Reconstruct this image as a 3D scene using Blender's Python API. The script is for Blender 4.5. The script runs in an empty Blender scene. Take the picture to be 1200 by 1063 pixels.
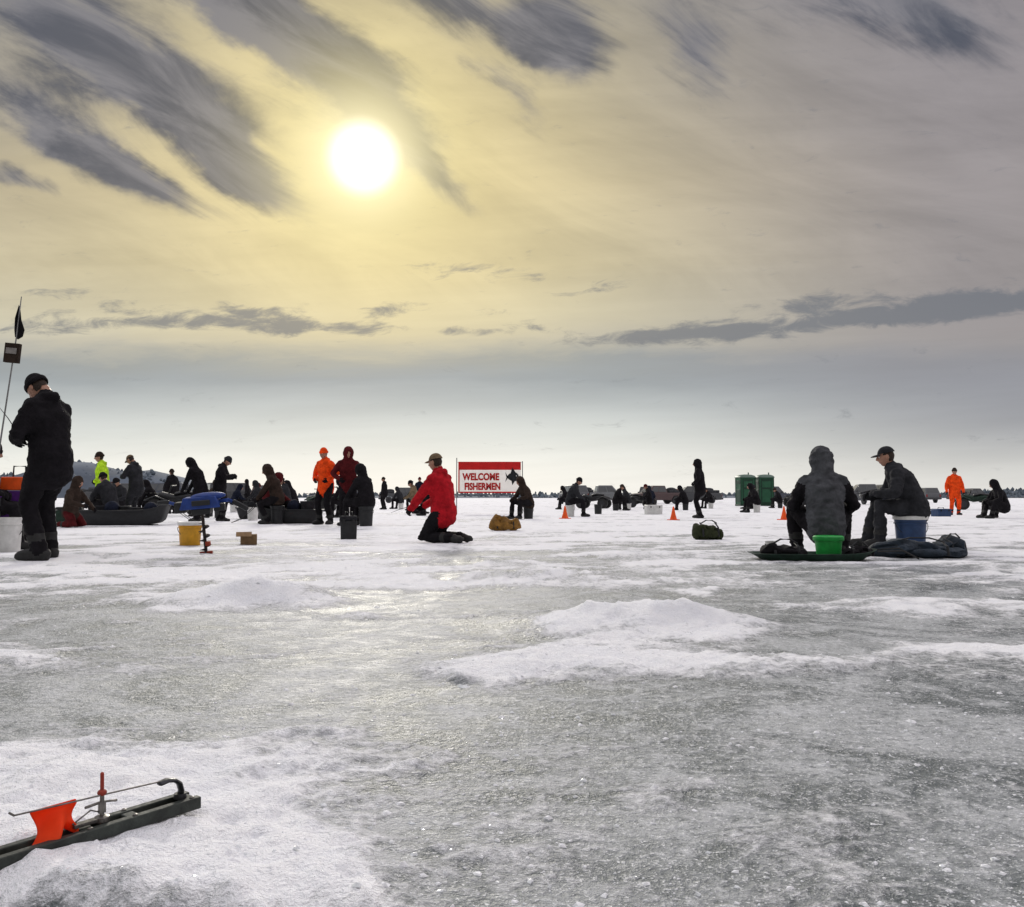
import bpy, math, random
import numpy as np
from mathutils import Vector, Matrix, noise as mnoise
random.seed(7)
rng = np.random.default_rng(7)
scene = bpy.context.scene
COL = scene.collection
R = math.radians
scene.view_settings.view_transform = 'Standard'
scene.view_settings.look = 'None'
scene.view_settings.exposure = 0

def s2l(c):
    c /= 255.0
    return c/12.92 if c <= 0.04045 else ((c+0.055)/1.055)**2.4
def lin(r, g, b): return (s2l(r), s2l(g), s2l(b), 1.0)

# ------------------------------------------------------------------ materials
def new_mat(name):
    m = bpy.data.materials.new(name); m.use_nodes = True
    nt = m.node_tree
    return m, nt, nt.nodes['Principled BSDF']

_mc = {}
def simple(name, col, rough=0.75, var=0.35, bump=0.25, scale=14.0, metal=0.0, bdist=0.01, spec=0.35):
    if name in _mc: return _mc[name]
    m, nt, b = new_mat(name)
    N, L = nt.nodes, nt.links
    tc = N.new('ShaderNodeTexCoord')
    n1 = N.new('ShaderNodeTexNoise'); n1.inputs['Scale'].default_value = scale
    n1.inputs['Detail'].default_value = 5; n1.inputs['Roughness'].default_value = 0.6
    L.new(tc.outputs['Object'], n1.inputs['Vector'])
    mr = N.new('ShaderNodeMapRange')
    mr.inputs['From Min'].default_value = 0.3; mr.inputs['From Max'].default_value = 0.7
    mr.inputs['To Min'].default_value = 1-var; mr.inputs['To Max'].default_value = 1+var
    L.new(n1.outputs['Fac'], mr.inputs['Value'])
    mx = N.new('ShaderNodeVectorMath'); mx.operation = 'SCALE'
    mx.inputs[0].default_value = col[:3]
    L.new(mr.outputs[0], mx.inputs['Scale'])
    L.new(mx.outputs[0], b.inputs['Base Color'])
    b.inputs['Roughness'].default_value = rough
    b.inputs['Metallic'].default_value = metal
    b.inputs['Specular IOR Level'].default_value = spec
    if bump > 0:
        n2 = N.new('ShaderNodeTexNoise'); n2.inputs['Scale'].default_value = scale*1.7
        n2.inputs['Detail'].default_value = 4
        L.new(tc.outputs['Object'], n2.inputs['Vector'])
        bp = N.new('ShaderNodeBump'); bp.inputs['Strength'].default_value = bump
        bp.inputs['Distance'].default_value = bdist
        L.new(n2.outputs['Fac'], bp.inputs['Height'])
        L.new(bp.outputs[0], b.inputs['Normal'])
    _mc[name] = m
    return m

def cloth(name, col): return simple('cloth_'+name, col, 0.88, 0.4, 0.7, 9.0, bdist=0.03, spec=0.12)
C_BLACK = cloth('black', (0.010,0.009,0.011))
C_CHAR  = cloth('charcoal', (0.026,0.027,0.031))
C_GREY  = cloth('grey', (0.065,0.068,0.075))
C_NAVY  = cloth('navy', (0.010,0.013,0.026))
C_RED   = cloth('red', (0.42,0.010,0.018))
C_MAROON= cloth('maroon', (0.08,0.009,0.011))
C_ORANGE= cloth('orange', (0.85,0.075,0.01))
C_HIVIS = cloth('hivis', (0.50,0.80,0.03))
C_OLIVE = cloth('olive', (0.030,0.036,0.018))
C_BROWN = cloth('brown', (0.034,0.023,0.018))
C_TAN   = cloth('tan', (0.18,0.13,0.08))
SKIN = simple('skin', (0.36,0.19,0.13), 0.5, 0.1, 0.1, 30)
HAIR = simple('hair', (0.03,0.018,0.012), 0.7, 0.3, 0.5, 60)
EYEW = simple('eye_white', (0.7,0.68,0.65), 0.3, 0.02, 0)
EYED = simple('eye_dark', (0.02,0.015,0.01), 0.2, 0.02, 0)
LIPS = simple('lips', (0.35,0.12,0.10), 0.5, 0.1, 0)
RUBBER = simple('rubber_black', (0.018,0.018,0.018), 0.7, 0.3, 0.2, 20)
FRUB = simple('tyre_rubber_hazed', (0.06,0.062,0.066), 0.8, 0.3, 0, 20)  # far tyre and trim rubber, colour lightened to imitate distance haze
PLBLACK = simple('plastic_black', (0.015,0.016,0.018), 0.5, 0.3, 0.15, 12)
PLWHITE = simple('plastic_white', (0.66,0.66,0.64), 0.45, 0.15, 0.08, 12)
PLYEL = simple('plastic_yellow', (0.66,0.33,0.02), 0.45, 0.2, 0.08, 12)
PLBLUE = simple('plastic_blue', (0.02,0.05,0.13), 0.45, 0.25, 0.1, 12)
PLBLUE2 = simple('plastic_blue_bright', (0.014,0.045,0.22), 0.5, 0.3, 0.1, 12)
PLGREEN = simple('plastic_green', (0.02,0.34,0.06), 0.45, 0.2, 0.1, 12)
PLDGREEN = simple('plastic_dark_green', (0.010,0.030,0.019), 0.6, 0.4, 0.2, 12)
PLORANGE = simple('plastic_orange', (0.85,0.10,0.01), 0.5, 0.15, 0.05, 12)
PLPURPLE = simple('fabric_purple', (0.10,0.02,0.20), 0.8, 0.25, 0.4, 12)
METAL = simple('metal_grey', (0.25,0.25,0.25), 0.45, 0.2, 0.1, 30, metal=0.8)
DMETAL = simple('metal_dark', (0.04,0.04,0.045), 0.4, 0.3, 0.15, 40, metal=0.6)
GLASS = simple('window_glass', (0.12,0.125,0.13), 0.12, 0.1, 0, spec=0.6)
CARDB = simple('cardboard', (0.22,0.14,0.07), 0.85, 0.2, 0.2, 20)
TARP = simple('tarp_bluegrey', (0.020,0.030,0.044), 0.8, 0.5, 0.9, 7, bdist=0.05)
LAMP = simple('lamp_lens', (0.3,0.3,0.29), 0.15, 0.05, 0)
REDL = simple('tail_lens', (0.25,0.02,0.02), 0.2, 0.05, 0)

# ------------------------------------------------------------------ geometry accumulator
class G:
    def __init__(s): s.v=[]; s.f=[]; s.m=[]; s.prims=[]
    def add(s, vs, fs, m=0):
        o=len(s.v); s.v.extend([tuple(map(float,p)) for p in vs])
        for f in fs: s.f.append(tuple(i+o for i in f)); s.m.append(m)
    def rings(s, rs, m=0, capa=True, capb=True):
        n=len(rs[0]); vs=[p for r in rs for p in r]; fs=[]
        for i in range(len(rs)-1):
            for j in range(n):
                k=(j+1)%n
                fs.append((i*n+j,i*n+k,(i+1)*n+k,(i+1)*n+j))
        if capa: fs.append(tuple(range(n-1,-1,-1)))
        if capb: fs.append(tuple((len(rs)-1)*n+j for j in range(n)))
        s.add(vs,fs,m)
    def tube(s, pts, rad, seg=10, side=(1,0,0), m=0, rnd=True, rec=False):
        P=[np.array(p,float) for p in pts]
        Rr=[(r,r) if np.isscalar(r) else tuple(r) for r in (rad if hasattr(rad,'__len__') else [rad]*len(P))]
        side=np.array(side,float); n=len(P); rs=[]
        def frame(t):
            sd=side-t*np.dot(side,t)
            if np.linalg.norm(sd)<0.15:
                alt=np.array([0,1,0.0]) if abs(t[1])<0.8 else np.array([0,0,1.0])
                sd=alt-t*np.dot(alt,t)
            sd/=np.linalg.norm(sd); return sd,np.cross(t,sd)
        T=[]
        for i in range(n):
            a=P[max(i-1,0)]; b=P[min(i+1,n-1)]; t=b-a
            T.append(t/(np.linalg.norm(t)+1e-9))
        def ring(c,t,ra,rb):
            sd,b=frame(t)
            return [c+sd*ra*math.cos(q)+b*rb*math.sin(q) for q in [2*math.pi*j/seg for j in range(seg)]]
        if rnd:
            for k in (80,50,22):
                a=R(k); q=min(Rr[0]); rs.append(ring(P[0]-T[0]*q*math.sin(a),T[0],Rr[0][0]*math.cos(a),Rr[0][1]*math.cos(a)))
        for i in range(n): rs.append(ring(P[i],T[i],*Rr[i]))
        if rnd:
            for k in (22,50,80):
                a=R(k); q=min(Rr[-1]); rs.append(ring(P[-1]+T[-1]*q*math.sin(a),T[-1],Rr[-1][0]*math.cos(a),Rr[-1][1]*math.cos(a)))
        s.rings(rs,m)
        if rec:
            for i in range(n-1):
                s.prims.append((P[i],P[i+1],sum(Rr[i])/2,sum(Rr[i+1])/2,m))
    def ell(s, c, r, m=0, seg=16, rg=10, rot=None, rec=False):
        rs=[]
        rot=rot or Matrix.Identity(3); c=Vector(c)
        for i in range(rg+1):
            a=-math.pi/2+math.pi*(i+0.02)/(rg+0.04)
            rs.append([tuple(c+rot@Vector((r[0]*math.cos(a)*math.cos(q),r[1]*math.cos(a)*math.sin(q),r[2]*math.sin(a)))) for q in [2*math.pi*j/seg for j in range(seg)]])
        s.rings(rs,m)
        if rec: s.prims.append((np.array(c),np.array(c)+1e-4,sum(r)/3,sum(r)/3,m))
    def lathe(s, prof, c=(0,0,0), seg=20, m=0, rot=None, capa=True, capb=True):
        rot=rot or Matrix.Identity(3); c=Vector(c)
        s.rings([[tuple(c+rot@Vector((r*math.cos(q),r*math.sin(q),z))) for q in [2*math.pi*j/seg for j in range(seg)]] for r,z in prof],m,capa,capb)
    def box(s, c, d, m=0, rot=None, taper=(1,1)):
        rot=rot or Matrix.Identity(3); c=Vector(c); x,y,z=d[0]/2,d[1]/2,d[2]/2
        vs=[]
        for zz,tx,ty in ((-z,1,1),(z,taper[0],taper[1])):
            for sx,sy in ((-1,-1),(1,-1),(1,1),(-1,1)):
                vs.append(tuple(c+rot@Vector((sx*x*tx,sy*y*ty,zz))))
        s.add(vs,[(3,2,1,0),(4,5,6,7),(0,1,5,4),(1,2,6,5),(2,3,7,6),(3,0,4,7)],m)
    def mesh(s,name,mats):
        me=bpy.data.meshes.new(name); me.from_pydata(s.v,[],s.f)
        for x in mats: me.materials.append(x)
        me.polygons.foreach_set('material_index',s.m); me.update()
        return me
    def obj(s,name,mats,parent=None,smooth=True,bevel=0,loc=None,rotz=0):
        me=s.mesh(name,mats if isinstance(mats,(list,tuple)) else [mats])
        ob=bpy.data.objects.new(name,me); COL.objects.link(ob)
        if bevel:
            b=ob.modifiers.new('b','BEVEL'); b.width=bevel; b.segments=2; b.limit_method='ANGLE'; b.angle_limit=R(35)
        if smooth:
            me.polygons.foreach_set('use_smooth',[True]*len(me.polygons))
            me.set_sharp_from_angle(angle=R(38))
        if parent: ob.parent=parent
        if loc is not None: ob.location=loc
        ob.rotation_euler[2]=rotz
        return ob

def empty(name, loc, rz=0, sc=1):
    e=bpy.data.objects.new(name,None); e.empty_display_size=0.2
    e.location=loc; e.rotation_euler=(0,0,rz); e.scale=(sc,)*3; COL.objects.link(e); return e

# ------------------------------------------------------------------ numpy noise
def vnoise(x,y,seed=0):
    xi=np.floor(x).astype(np.int64); yi=np.floor(y).astype(np.int64)
    fx=x-xi; fy=y-yi; fx=fx*fx*fx*(fx*(fx*6-15)+10); fy=fy*fy*fy*(fy*(fy*6-15)+10)
    def h(a,b):
        n=(a*374761393+b*668265263+seed*1442695041)&0xffffffff
        n=((n^(n>>13))*1274126177)&0xffffffff
        n=(n^(n>>16))&0xffffffff
        return n/4294967295.0
    return (h(xi,yi)*(1-fx)+h(xi+1,yi)*fx)*(1-fy)+(h(xi,yi+1)*(1-fx)+h(xi+1,yi+1)*fx)*fy
def fbm(x,y,oct=5,seed=0,gain=0.5):
    t=0;a=1;w=0
    for i in range(oct):
        t=t+a*vnoise(x*2**i+17.3*i,y*2**i-9.1*i,seed+i); w+=a; a*=gain
    return t/w
def sst(a,b,x):
    t=np.clip((x-a)/(b-a),0,1); return t*t*(3-2*t)

# snow patches / bare-ice patches on the lake (x, y, rx, ry, rot deg, amount)
PATCH=[(-1.55,5.35,.60,.38,0,1.1),(.60,4.45,.60,.38,0,1.0),(.15,3.45,.55,.36,12,.80),(1.15,3.35,.50,.22,-8,.65),
 (2.0,3.7,.6,.30,0,.5),(-1.75,3.55,.45,.22,0,.45),(-.78,1.58,.32,.36,0,.80),(-.42,1.42,.18,.20,0,.45),(-.85,2.0,.30,.22,0,.25),
 (2.4,5.2,.9,.4,0,.4),(0,6.6,2,.4,0,.35),(-3.0,7.6,2.2,.6,0,.4),(.45,1.75,.35,.25,30,.04),(-.10,1.75,.30,.5,0,-.14),(-.6,2.35,.4,.12,-8,.10),(.25,1.5,.3,.3,0,-.10),
 (.95,2.45,1.3,.34,0,-.42),(1.45,4.75,.38,.35,0,-.35),(-1.05,2.80,1.2,.35,0,-.30),(-2.6,4.9,1.4,.5,0,-.26),(-.1,5.3,.7,.4,0,-.22),
 (-.6,4.5,.9,.3,0,-.2),(0,2.95,.8,.18,0,-.16)]
MOUND=[(-1.55,5.40,.42,.24,.125),(-1.25,5.25,.22,.18,.03),(.66,4.50,.46,.22,.115),(.35,4.15,.3,.2,.03),(.15,3.48,.48,.26,.026),(1.1,3.35,.4,.18,.02),
 (-.80,1.60,.30,.26,.035),(-.50,1.42,.2,.16,.022),(-.95,1.90,.22,.18,.03),(.1,7.0,.6,.3,.07),(-4.2,9.2,.9,.4,.06),(1.4,9.5,.7,.4,.05),(3.0,6.2,.5,.3,.04),
 (2.2,5.2,.5,.3,.03),(-.4,8.6,.7,.3,.05),(4.3,7.8,.7,.3,.04)]
def gauss(x,y,p):
    a=R(p[4]) if len(p)>5 else 0
    dx=x-p[0]; dy=y-p[1]
    u=(dx*math.cos(a)+dy*math.sin(a))/p[2]; v=(-dx*math.sin(a)+dy*math.cos(a))/p[3]
    return np.exp(-(u*u+v*v))
def snow_mask(x,y):
    wx=x+(fbm(x*1.3,y*1.3,5,90)-.5)*.6; wy=y+(fbm(x*1.3,y*1.3,5,55)-.5)*.5
    n=fbm(wx*.7+3,wy*1.0,6,11,.55)
    ca,sa=math.cos(R(28)),math.sin(R(28))
    st=fbm((wx*ca+wy*sa)*.6,(-wx*sa+wy*ca)*3.0,5,31,.6)
    n3=fbm(wx*3.2,wy*4.6,5,71,.62)
    b=sst(4.2,8.5,y)*.32+sst(9,18,y)*.25
    v=.32+(n-.5)*1.0+(st-.5)*.85+(n3-.5)*1.0+b
    for p in PATCH: v=v+p[5]*gauss(wx,wy,p)
    return np.clip(v,0,1)
def height(x,y,s=None):
    if s is None: s=snow_mask(x,y)
    wx=x+(fbm(x*2.1,y*2.1,4,190)-.5)*.25; wy=y+(fbm(x*2.1,y*2.1,4,155)-.5)*.2
    k=sst(.35,.75,s)
    dist=np.sqrt(x*x+y*y); far=1-sst(40,90,dist)
    h=(fbm(x*.35,y*.35,3,5)-.5)*.02*far
    h=h+k*(.006+.014*fbm(x*4,y*4,4,66))*far
    for m in MOUND: h=h+m[4]*gauss(wx,wy,m)*(0.6+.8*fbm(x*5,y*5,4,8))
    near=1-sst(7,12,dist)
    h=h+near*k*((fbm(x*26,y*26,3,77)-.5)*.028+(fbm(x*10,y*10,3,78)-.5)*.018)+near*(fbm(x*7,y*12,4,79)-.5)*.008
    return h
def gz(x,y):
    return float(height(np.array([x],float),np.array([y],float))[0])

# ------------------------------------------------------------------ ground sheet
def build_ground():
    NX,NY=850,950
    A=.8; S=math.asinh(3200/A)
    xs=-.2+A*np.sinh(np.linspace(-S,S,NX)); ys=1.9+A*np.sinh(np.linspace(-S,S,NY))
    X,Y=np.meshgrid(xs,ys); s=snow_mask(X,Y); Z=height(X,Y,s)
    co=np.stack([X,Y,Z],-1).reshape(-1,3).astype(np.float32)
    i=np.arange(NX*NY).reshape(NY,NX)
    q=np.stack([i[:-1,:-1],i[:-1,1:],i[1:,1:],i[1:,:-1]],-1).reshape(-1,4)
    me=bpy.data.meshes.new('frozen_lake_ground')
    me.vertices.add(len(co)); me.vertices.foreach_set('co',co.ravel())
    me.loops.add(q.size); me.loops.foreach_set('vertex_index',q.ravel().astype(np.int32))
    me.polygons.add(len(q)); me.polygons.foreach_set('loop_start',np.arange(0,q.size,4,dtype=np.int32))
    me.update(calc_edges=True)
    me.polygons.foreach_set('use_smooth',np.ones(len(q),bool))
    at=me.attributes.new('snow','FLOAT','POINT'); at.data.foreach_set('value',s.ravel().astype(np.float32))
    m,nt,b=new_mat('ice_and_snow'); N,L=nt.nodes,nt.links
    tc=N.new('ShaderNodeTexCoord')
    def noise(sc,det=6,ro=.6,vec=None,dist=0):
        n=N.new('ShaderNodeTexNoise'); n.inputs['Scale'].default_value=sc; n.inputs['Detail'].default_value=det
        n.inputs['Roughness'].default_value=ro; n.inputs['Distortion'].default_value=dist
        L.new(vec or tc.outputs['Object'],n.inputs['Vector']); return n.outputs['Fac']
    def math_(op,a,b_=None,c=None,clamp=False):
        n=N.new('ShaderNodeMath'); n.operation=op; n.use_clamp=clamp
        for k,v in enumerate((a,b_,c)):
            if v is None: continue
            if isinstance(v,(int,float)): n.inputs[k].default_value=v
            else: L.new(v,n.inputs[k])
        return n.outputs[0]
    def mrange(v,a,b_,c=0,d=1,sm=True):
        n=N.new('ShaderNodeMapRange'); n.interpolation_type='SMOOTHSTEP' if sm else 'LINEAR'
        for k,x in zip(('From Min','From Max','To Min','To Max'),(a,b_,c,d)): n.inputs[k].default_value=x
        L.new(v,n.inputs['Value']); return n.outputs[0]
    def mixc(f,a,b_):
        n=N.new('ShaderNodeMix'); n.data_type='RGBA'
        if isinstance(f,(int,float)): n.inputs[0].default_value=f
        else: L.new(f,n.inputs[0])
        for k,v in ((6,a),(7,b_)):
            if isinstance(v,tuple): n.inputs[k].default_value=v
            else: L.new(v,n.inputs[k])
        return n.outputs[2]
    a=N.new('ShaderNodeAttribute'); a.attribute_name='snow'; sn=a.outputs['Fac']
    n_med=noise(7,7,.68,dist=.5); n_fine=noise(38,4,.7); n_lrg=noise(1.3,9,.70,dist=1.2); n_gr=noise(130,2,.7)
    v=math_('ADD',sn,math_('MULTIPLY',math_('SUBTRACT',n_med,.5),.75))
    v=math_('ADD',v,math_('MULTIPLY',math_('SUBTRACT',n_fine,.5),.7))
    fac=mrange(v,.30,.76)
    wet=mrange(n_lrg,.50,.40)   # smoother, darker, wetter ice
    ice=mixc(mrange(n_lrg,.40,.60),(.085,.104,.108,1),(.36,.38,.39,1))
    ice=mixc(mrange(n_med,.48,.64,0,.65),ice,(.54,.56,.575,1))
    ice=mixc(mrange(n_fine,.52,.66,0,.6),ice,(.64,.66,.68,1))
    ice=mixc(mrange(n_fine,.47,.34,0,.6),ice,(.07,.085,.09,1))
    ice=mixc(mrange(n_gr,.57,.68,0,.8),ice,(.82,.84,.86,1))
    snow=mixc(mrange(n_med,.3,.7),(.85,.865,.90,1),(.94,.945,.955,1))
    snow=mixc(mrange(n_gr,.48,.30,0,.3),snow,(.50,.53,.58,1))
    col=mixc(fac,ice,snow)
    L.new(col,b.inputs['Base Color'])
    rough=math_('SUBTRACT',math_('ADD',mrange(n_med,.3,.7,.46,.68),math_('MULTIPLY',fac,.3)),math_('MULTIPLY',wet,.14),clamp=True)
    L.new(rough,b.inputs['Roughness'])
    L.new(mrange(fac,0,1,.34,.06),b.inputs['Specular IOR Level'])
    hb=math_('ADD',math_('MULTIPLY',n_fine,.8),math_('MULTIPLY',n_gr,.4))
    hb=math_('ADD',hb,math_('MULTIPLY',n_med,.9)); hb=math_('ADD',hb,math_('MULTIPLY',fac,.6))
    bp=N.new('ShaderNodeBump'); bp.inputs['Strength'].default_value=.8; bp.inputs['Distance'].default_value=.022
    L.new(hb,bp.inputs['Height']); L.new(bp.outputs[0],b.inputs['Normal'])
    me.materials.append(m)
    ob=bpy.data.objects.new('frozen_lake_ground',me); COL.objects.link(ob)
build_ground()

# crushed ice chips and snow crumbs lying on the lake (one object)
def build_chips():
    g=G()
    n=7500
    y=1.1+7*rng.random(n)**1.6; x=(rng.random(n)-.5)*2*(.75*y+.4)
    cl=fbm(x*1.6,y*1.6,4,301); hh=height(x,y)
    for i in range(n):
        if cl[i]<.47 and rng.random()<.8: continue
        s=.0018+.006*rng.random()**3
        if rng.random()<.014: s*=2.2
        a=rng.random()*6.28; k=rng.integers(4,7)
        top=[];bot=[]
        for j in range(k):
            q=a+j*6.283/k; r=s*(.5+1.0*rng.random())
            bot.append((x[i]+r*1.6*math.cos(q),y[i]+r*1.3*math.sin(q),hh[i]-.003))
            top.append((x[i]+r*.6*math.cos(q),y[i]+r*.5*math.sin(q),hh[i]+s*(.15+.5*rng.random())))
        g.rings([bot,top],0 if rng.random()<.7 else 1,False,True)
    sm=simple('snow_crumb',(.90,.91,.93),.7,.05,.1,60)
    im=simple('ice_chip',(.85,.88,.90),.15,.05,.1,60,spec=.7)
    g.obj('ice_chips',[sm,im],smooth=False)
build_chips()

# ------------------------------------------------------------------ distant shore
def build_shore():
    g=G()
    def ridge(x):
        x=np.asarray(x,float)
        h=6+38*np.exp(-((x+515)/55)**2)+24*np.exp(-((x+440)/36)**2)+30*np.exp(-((x+600)/90)**2)
        h=h+5*np.exp(-((x+370)/60)**2)+2*np.exp(-((x+60)/160)**2)+7*np.exp(-((x-620)/90)**2)+2*np.exp(-((x-300)/60)**2)
        return h*(.8+.4*fbm(x/40,x*0,4,400))-3.5
    xs=np.linspace(-1500,1500,400); h=np.maximum(ridge(xs)*.95,.3)
    rs=[]
    for y0,k in ((1000,0),(1030,.65),(1100,1.0),(1250,.7),(1400,0)):
        rs.append([(float(a),y0+20*math.sin(a/70),float(b)*k-(0.5 if k==0 else 0)) for a,b in zip(xs,h)])
    vs=[p for r in rs for p in r]; n=400
    g.add(vs,[(i*n+j,i*n+j+1,(i+1)*n+j+1,(i+1)*n+j) for i in range(4) for j in range(n-1)],0)
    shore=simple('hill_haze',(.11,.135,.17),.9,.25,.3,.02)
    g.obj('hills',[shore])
    t=G()
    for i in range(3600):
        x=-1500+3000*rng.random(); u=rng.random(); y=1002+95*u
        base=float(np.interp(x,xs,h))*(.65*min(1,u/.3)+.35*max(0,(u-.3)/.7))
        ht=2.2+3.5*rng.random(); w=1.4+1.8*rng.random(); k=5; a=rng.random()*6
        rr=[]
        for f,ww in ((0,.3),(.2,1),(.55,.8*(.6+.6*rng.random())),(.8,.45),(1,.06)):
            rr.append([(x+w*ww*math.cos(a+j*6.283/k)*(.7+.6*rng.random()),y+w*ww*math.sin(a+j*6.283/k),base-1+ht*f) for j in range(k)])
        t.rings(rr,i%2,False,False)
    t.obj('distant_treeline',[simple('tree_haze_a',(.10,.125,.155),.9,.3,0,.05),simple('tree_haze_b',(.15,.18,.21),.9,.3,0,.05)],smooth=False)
build_shore()

# ------------------------------------------------------------------ people
def head_mesh():
    g=G(); NS,NR=44,34; V=[]
    for i in range(NR+1):
        a=-math.pi/2+math.pi*(i+.02)/(NR+.04); row=[]
        for j in range(NS):
            q=2*math.pi*j/NS
            x,y,z=.077*math.cos(a)*math.cos(q),.098*math.cos(a)*math.sin(q),.118*math.sin(a)
            if z<0:
                t=-z/.118; x*=1-.30*t**1.6
                if y<0: y*=1-.35*t
                else: y*=1+.10*t
            fr=1 if y>0 else 0
            e=math.exp
            y+=fr*(.024*e(-(x/.013)**2)*e(-((z+.018)/.017)**2)+.014*e(-(x/.010)**2)*e(-((z-.005)/.02)**2))
            y+=fr*.006*e(-(x/.045)**2)*e(-((z-.032)/.010)**2)
            y-=fr*.010*(e(-((x-.032)/.014)**2)+e(-((x+.032)/.014)**2))*e(-((z-.010)/.011)**2)
            y+=fr*.006*e(-(x/.022)**2)*e(-((z+.058)/.008)**2)
            y+=fr*.010*e(-(x/.022)**2)*e(-((z+.100)/.014)**2)
            row.append((x,y,z))
        V.append(row)
    g.rings(V,0)
    for k,f in enumerate(g.f):
        c=np.mean([g.v[i] for i in f],axis=0)
        if (c[1]<-.015 and c[2]>-.06) or c[2]>.078 or (abs(c[0])>.068 and c[2]>.02): g.m[k]=1
        elif c[1]>.07 and abs(c[0])<.024 and abs(c[2]+.058)<.009: g.m[k]=2
    for sx in (-1,1):
        g.ell((sx*.079,-.004,-.005),(.010,.020,.032),0,10,8)
        g.ell((sx*.032,.083,.010),(.0125,.010,.0095),3,10,8)
        g.ell((sx*.032,.090,.010),(.0055,.005,.0055),4,8,6)
    me=g.mesh('head',[SKIN,HAIR,LIPS,EYEW,EYED]); me.polygons.foreach_set('use_smooth',[True]*len(me.polygons)); return me
HEAD=head_mesh()
def hand_mesh(sx,curl=32):
    g=G()
    g.tube([(0,0,-.03),(0,0,.0),(0,0,.035),(0,.002,.075),(0,.004,.088)],[(.026,.02),(.03,.021),(.042,.020),(.043,.016),(.040,.012)],12)
    for k,(ox,ln,c) in enumerate(((.031,.066,.9),(.0105,.076,1.0),(-.0105,.070,1.1),(-.031,.054,1.25))):
        p=np.array([sx*ox,.003,.078]); pts=[p.copy()]; ang=R(8)
        for q,fr in enumerate((.45,.32,.23)):
            ang+=R(curl*c*(.7 if q==0 else 1)); p=p+np.array([0,math.sin(ang),math.cos(ang)])*ln*fr*1.15; pts.append(p.copy())
        g.tube(pts,[.0115,.0105,.0095,.008],8)
    g.tube([(sx*.030,.004,.018),(sx*.052,.014,.040),(sx*.058,.026,.064),(sx*.050,.036,.084)],[.014,.0125,.011,.009],8)
    me=g.mesh('hand',[C_BLACK]); me.polygons.foreach_set('use_smooth',[True]*len(me.polygons)); return me
HANDS={1:hand_mesh(1),-1:hand_mesh(-1)}

def ik(a,b,l1,l2,pole):
    a=Vector(a);b=Vector(b);d=b-a;L=d.length
    mx=(l1+l2)*.998
    if L>mx: b=a+d*(mx/L); d=b-a; L=mx
    u=d/L; x=(l1*l1-l2*l2+L*L)/(2*L); hh=math.sqrt(max(l1*l1-x*x,0))
    p=Vector(pole); p=p-u*p.dot(u)
    if p.length<1e-4: p=Vector((0,1,0))
    return a+u*x+p.normalized()*hh, b

POSES={
 'stand': dict(hip=(0,0,.93),lean=4,aL=(-.13,.0,.09),aR=(.13,.03,.09),wL=(-.29,.10,.86),wR=(.29,.08,.86)),
 'pocket':dict(hip=(0,0,.93),lean=5,aL=(-.12,-.03,.09),aR=(.12,.05,.09),wL=(-.20,.16,1.02),wR=(.20,.16,1.02)),
 'look':  dict(hip=(0,-.02,.92),lean=9,aL=(-.12,-.05,.09),aR=(.12,.08,.09),wL=(-.10,.33,1.16),wR=(.09,.34,1.20),hp=30),
 'bend':  dict(hip=(0,-.18,.86),lean=48,aL=(-.15,-.05,.09),aR=(.15,.08,.09),wL=(-.16,.45,.62),wR=(.16,.48,.58),hp=25),
 'kneel': dict(hip=(0,-.06,.36),lean=12,aL=(-.12,-.24,.08),aR=(.12,-.24,.08),kL=(-.15,.8,-.4),kR=(.15,.8,-.4),foot='back',wL=(-.16,.42,.42),wR=(.18,.38,.50),hp=15),
 'kneelup':dict(hip=(0,.0,.50),lean=10,aL=(-.13,-.36,.08),aR=(.13,-.36,.08),kL=(0,.8,-1),kR=(0,.8,-1),foot='back',wL=(-.14,.40,.60),wR=(.16,.36,.66),hp=18),
 'sit':   dict(hip=(0,0,.46),lean=22,aL=(-.20,.42,.09),aR=(.20,.46,.09),kL=(-.2,.5,1),kR=(.2,.5,1),wL=(-.18,.46,.56),wR=(.18,.48,.55),hp=15),
 'sitlow':dict(hip=(0,0,.36),lean=20,aL=(-.24,.42,.09),aR=(.24,.46,.09),kL=(-.5,.4,1),kR=(.5,.4,1),wL=(-.22,.42,.48),wR=(.22,.44,.47),hp=15),
}
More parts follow.
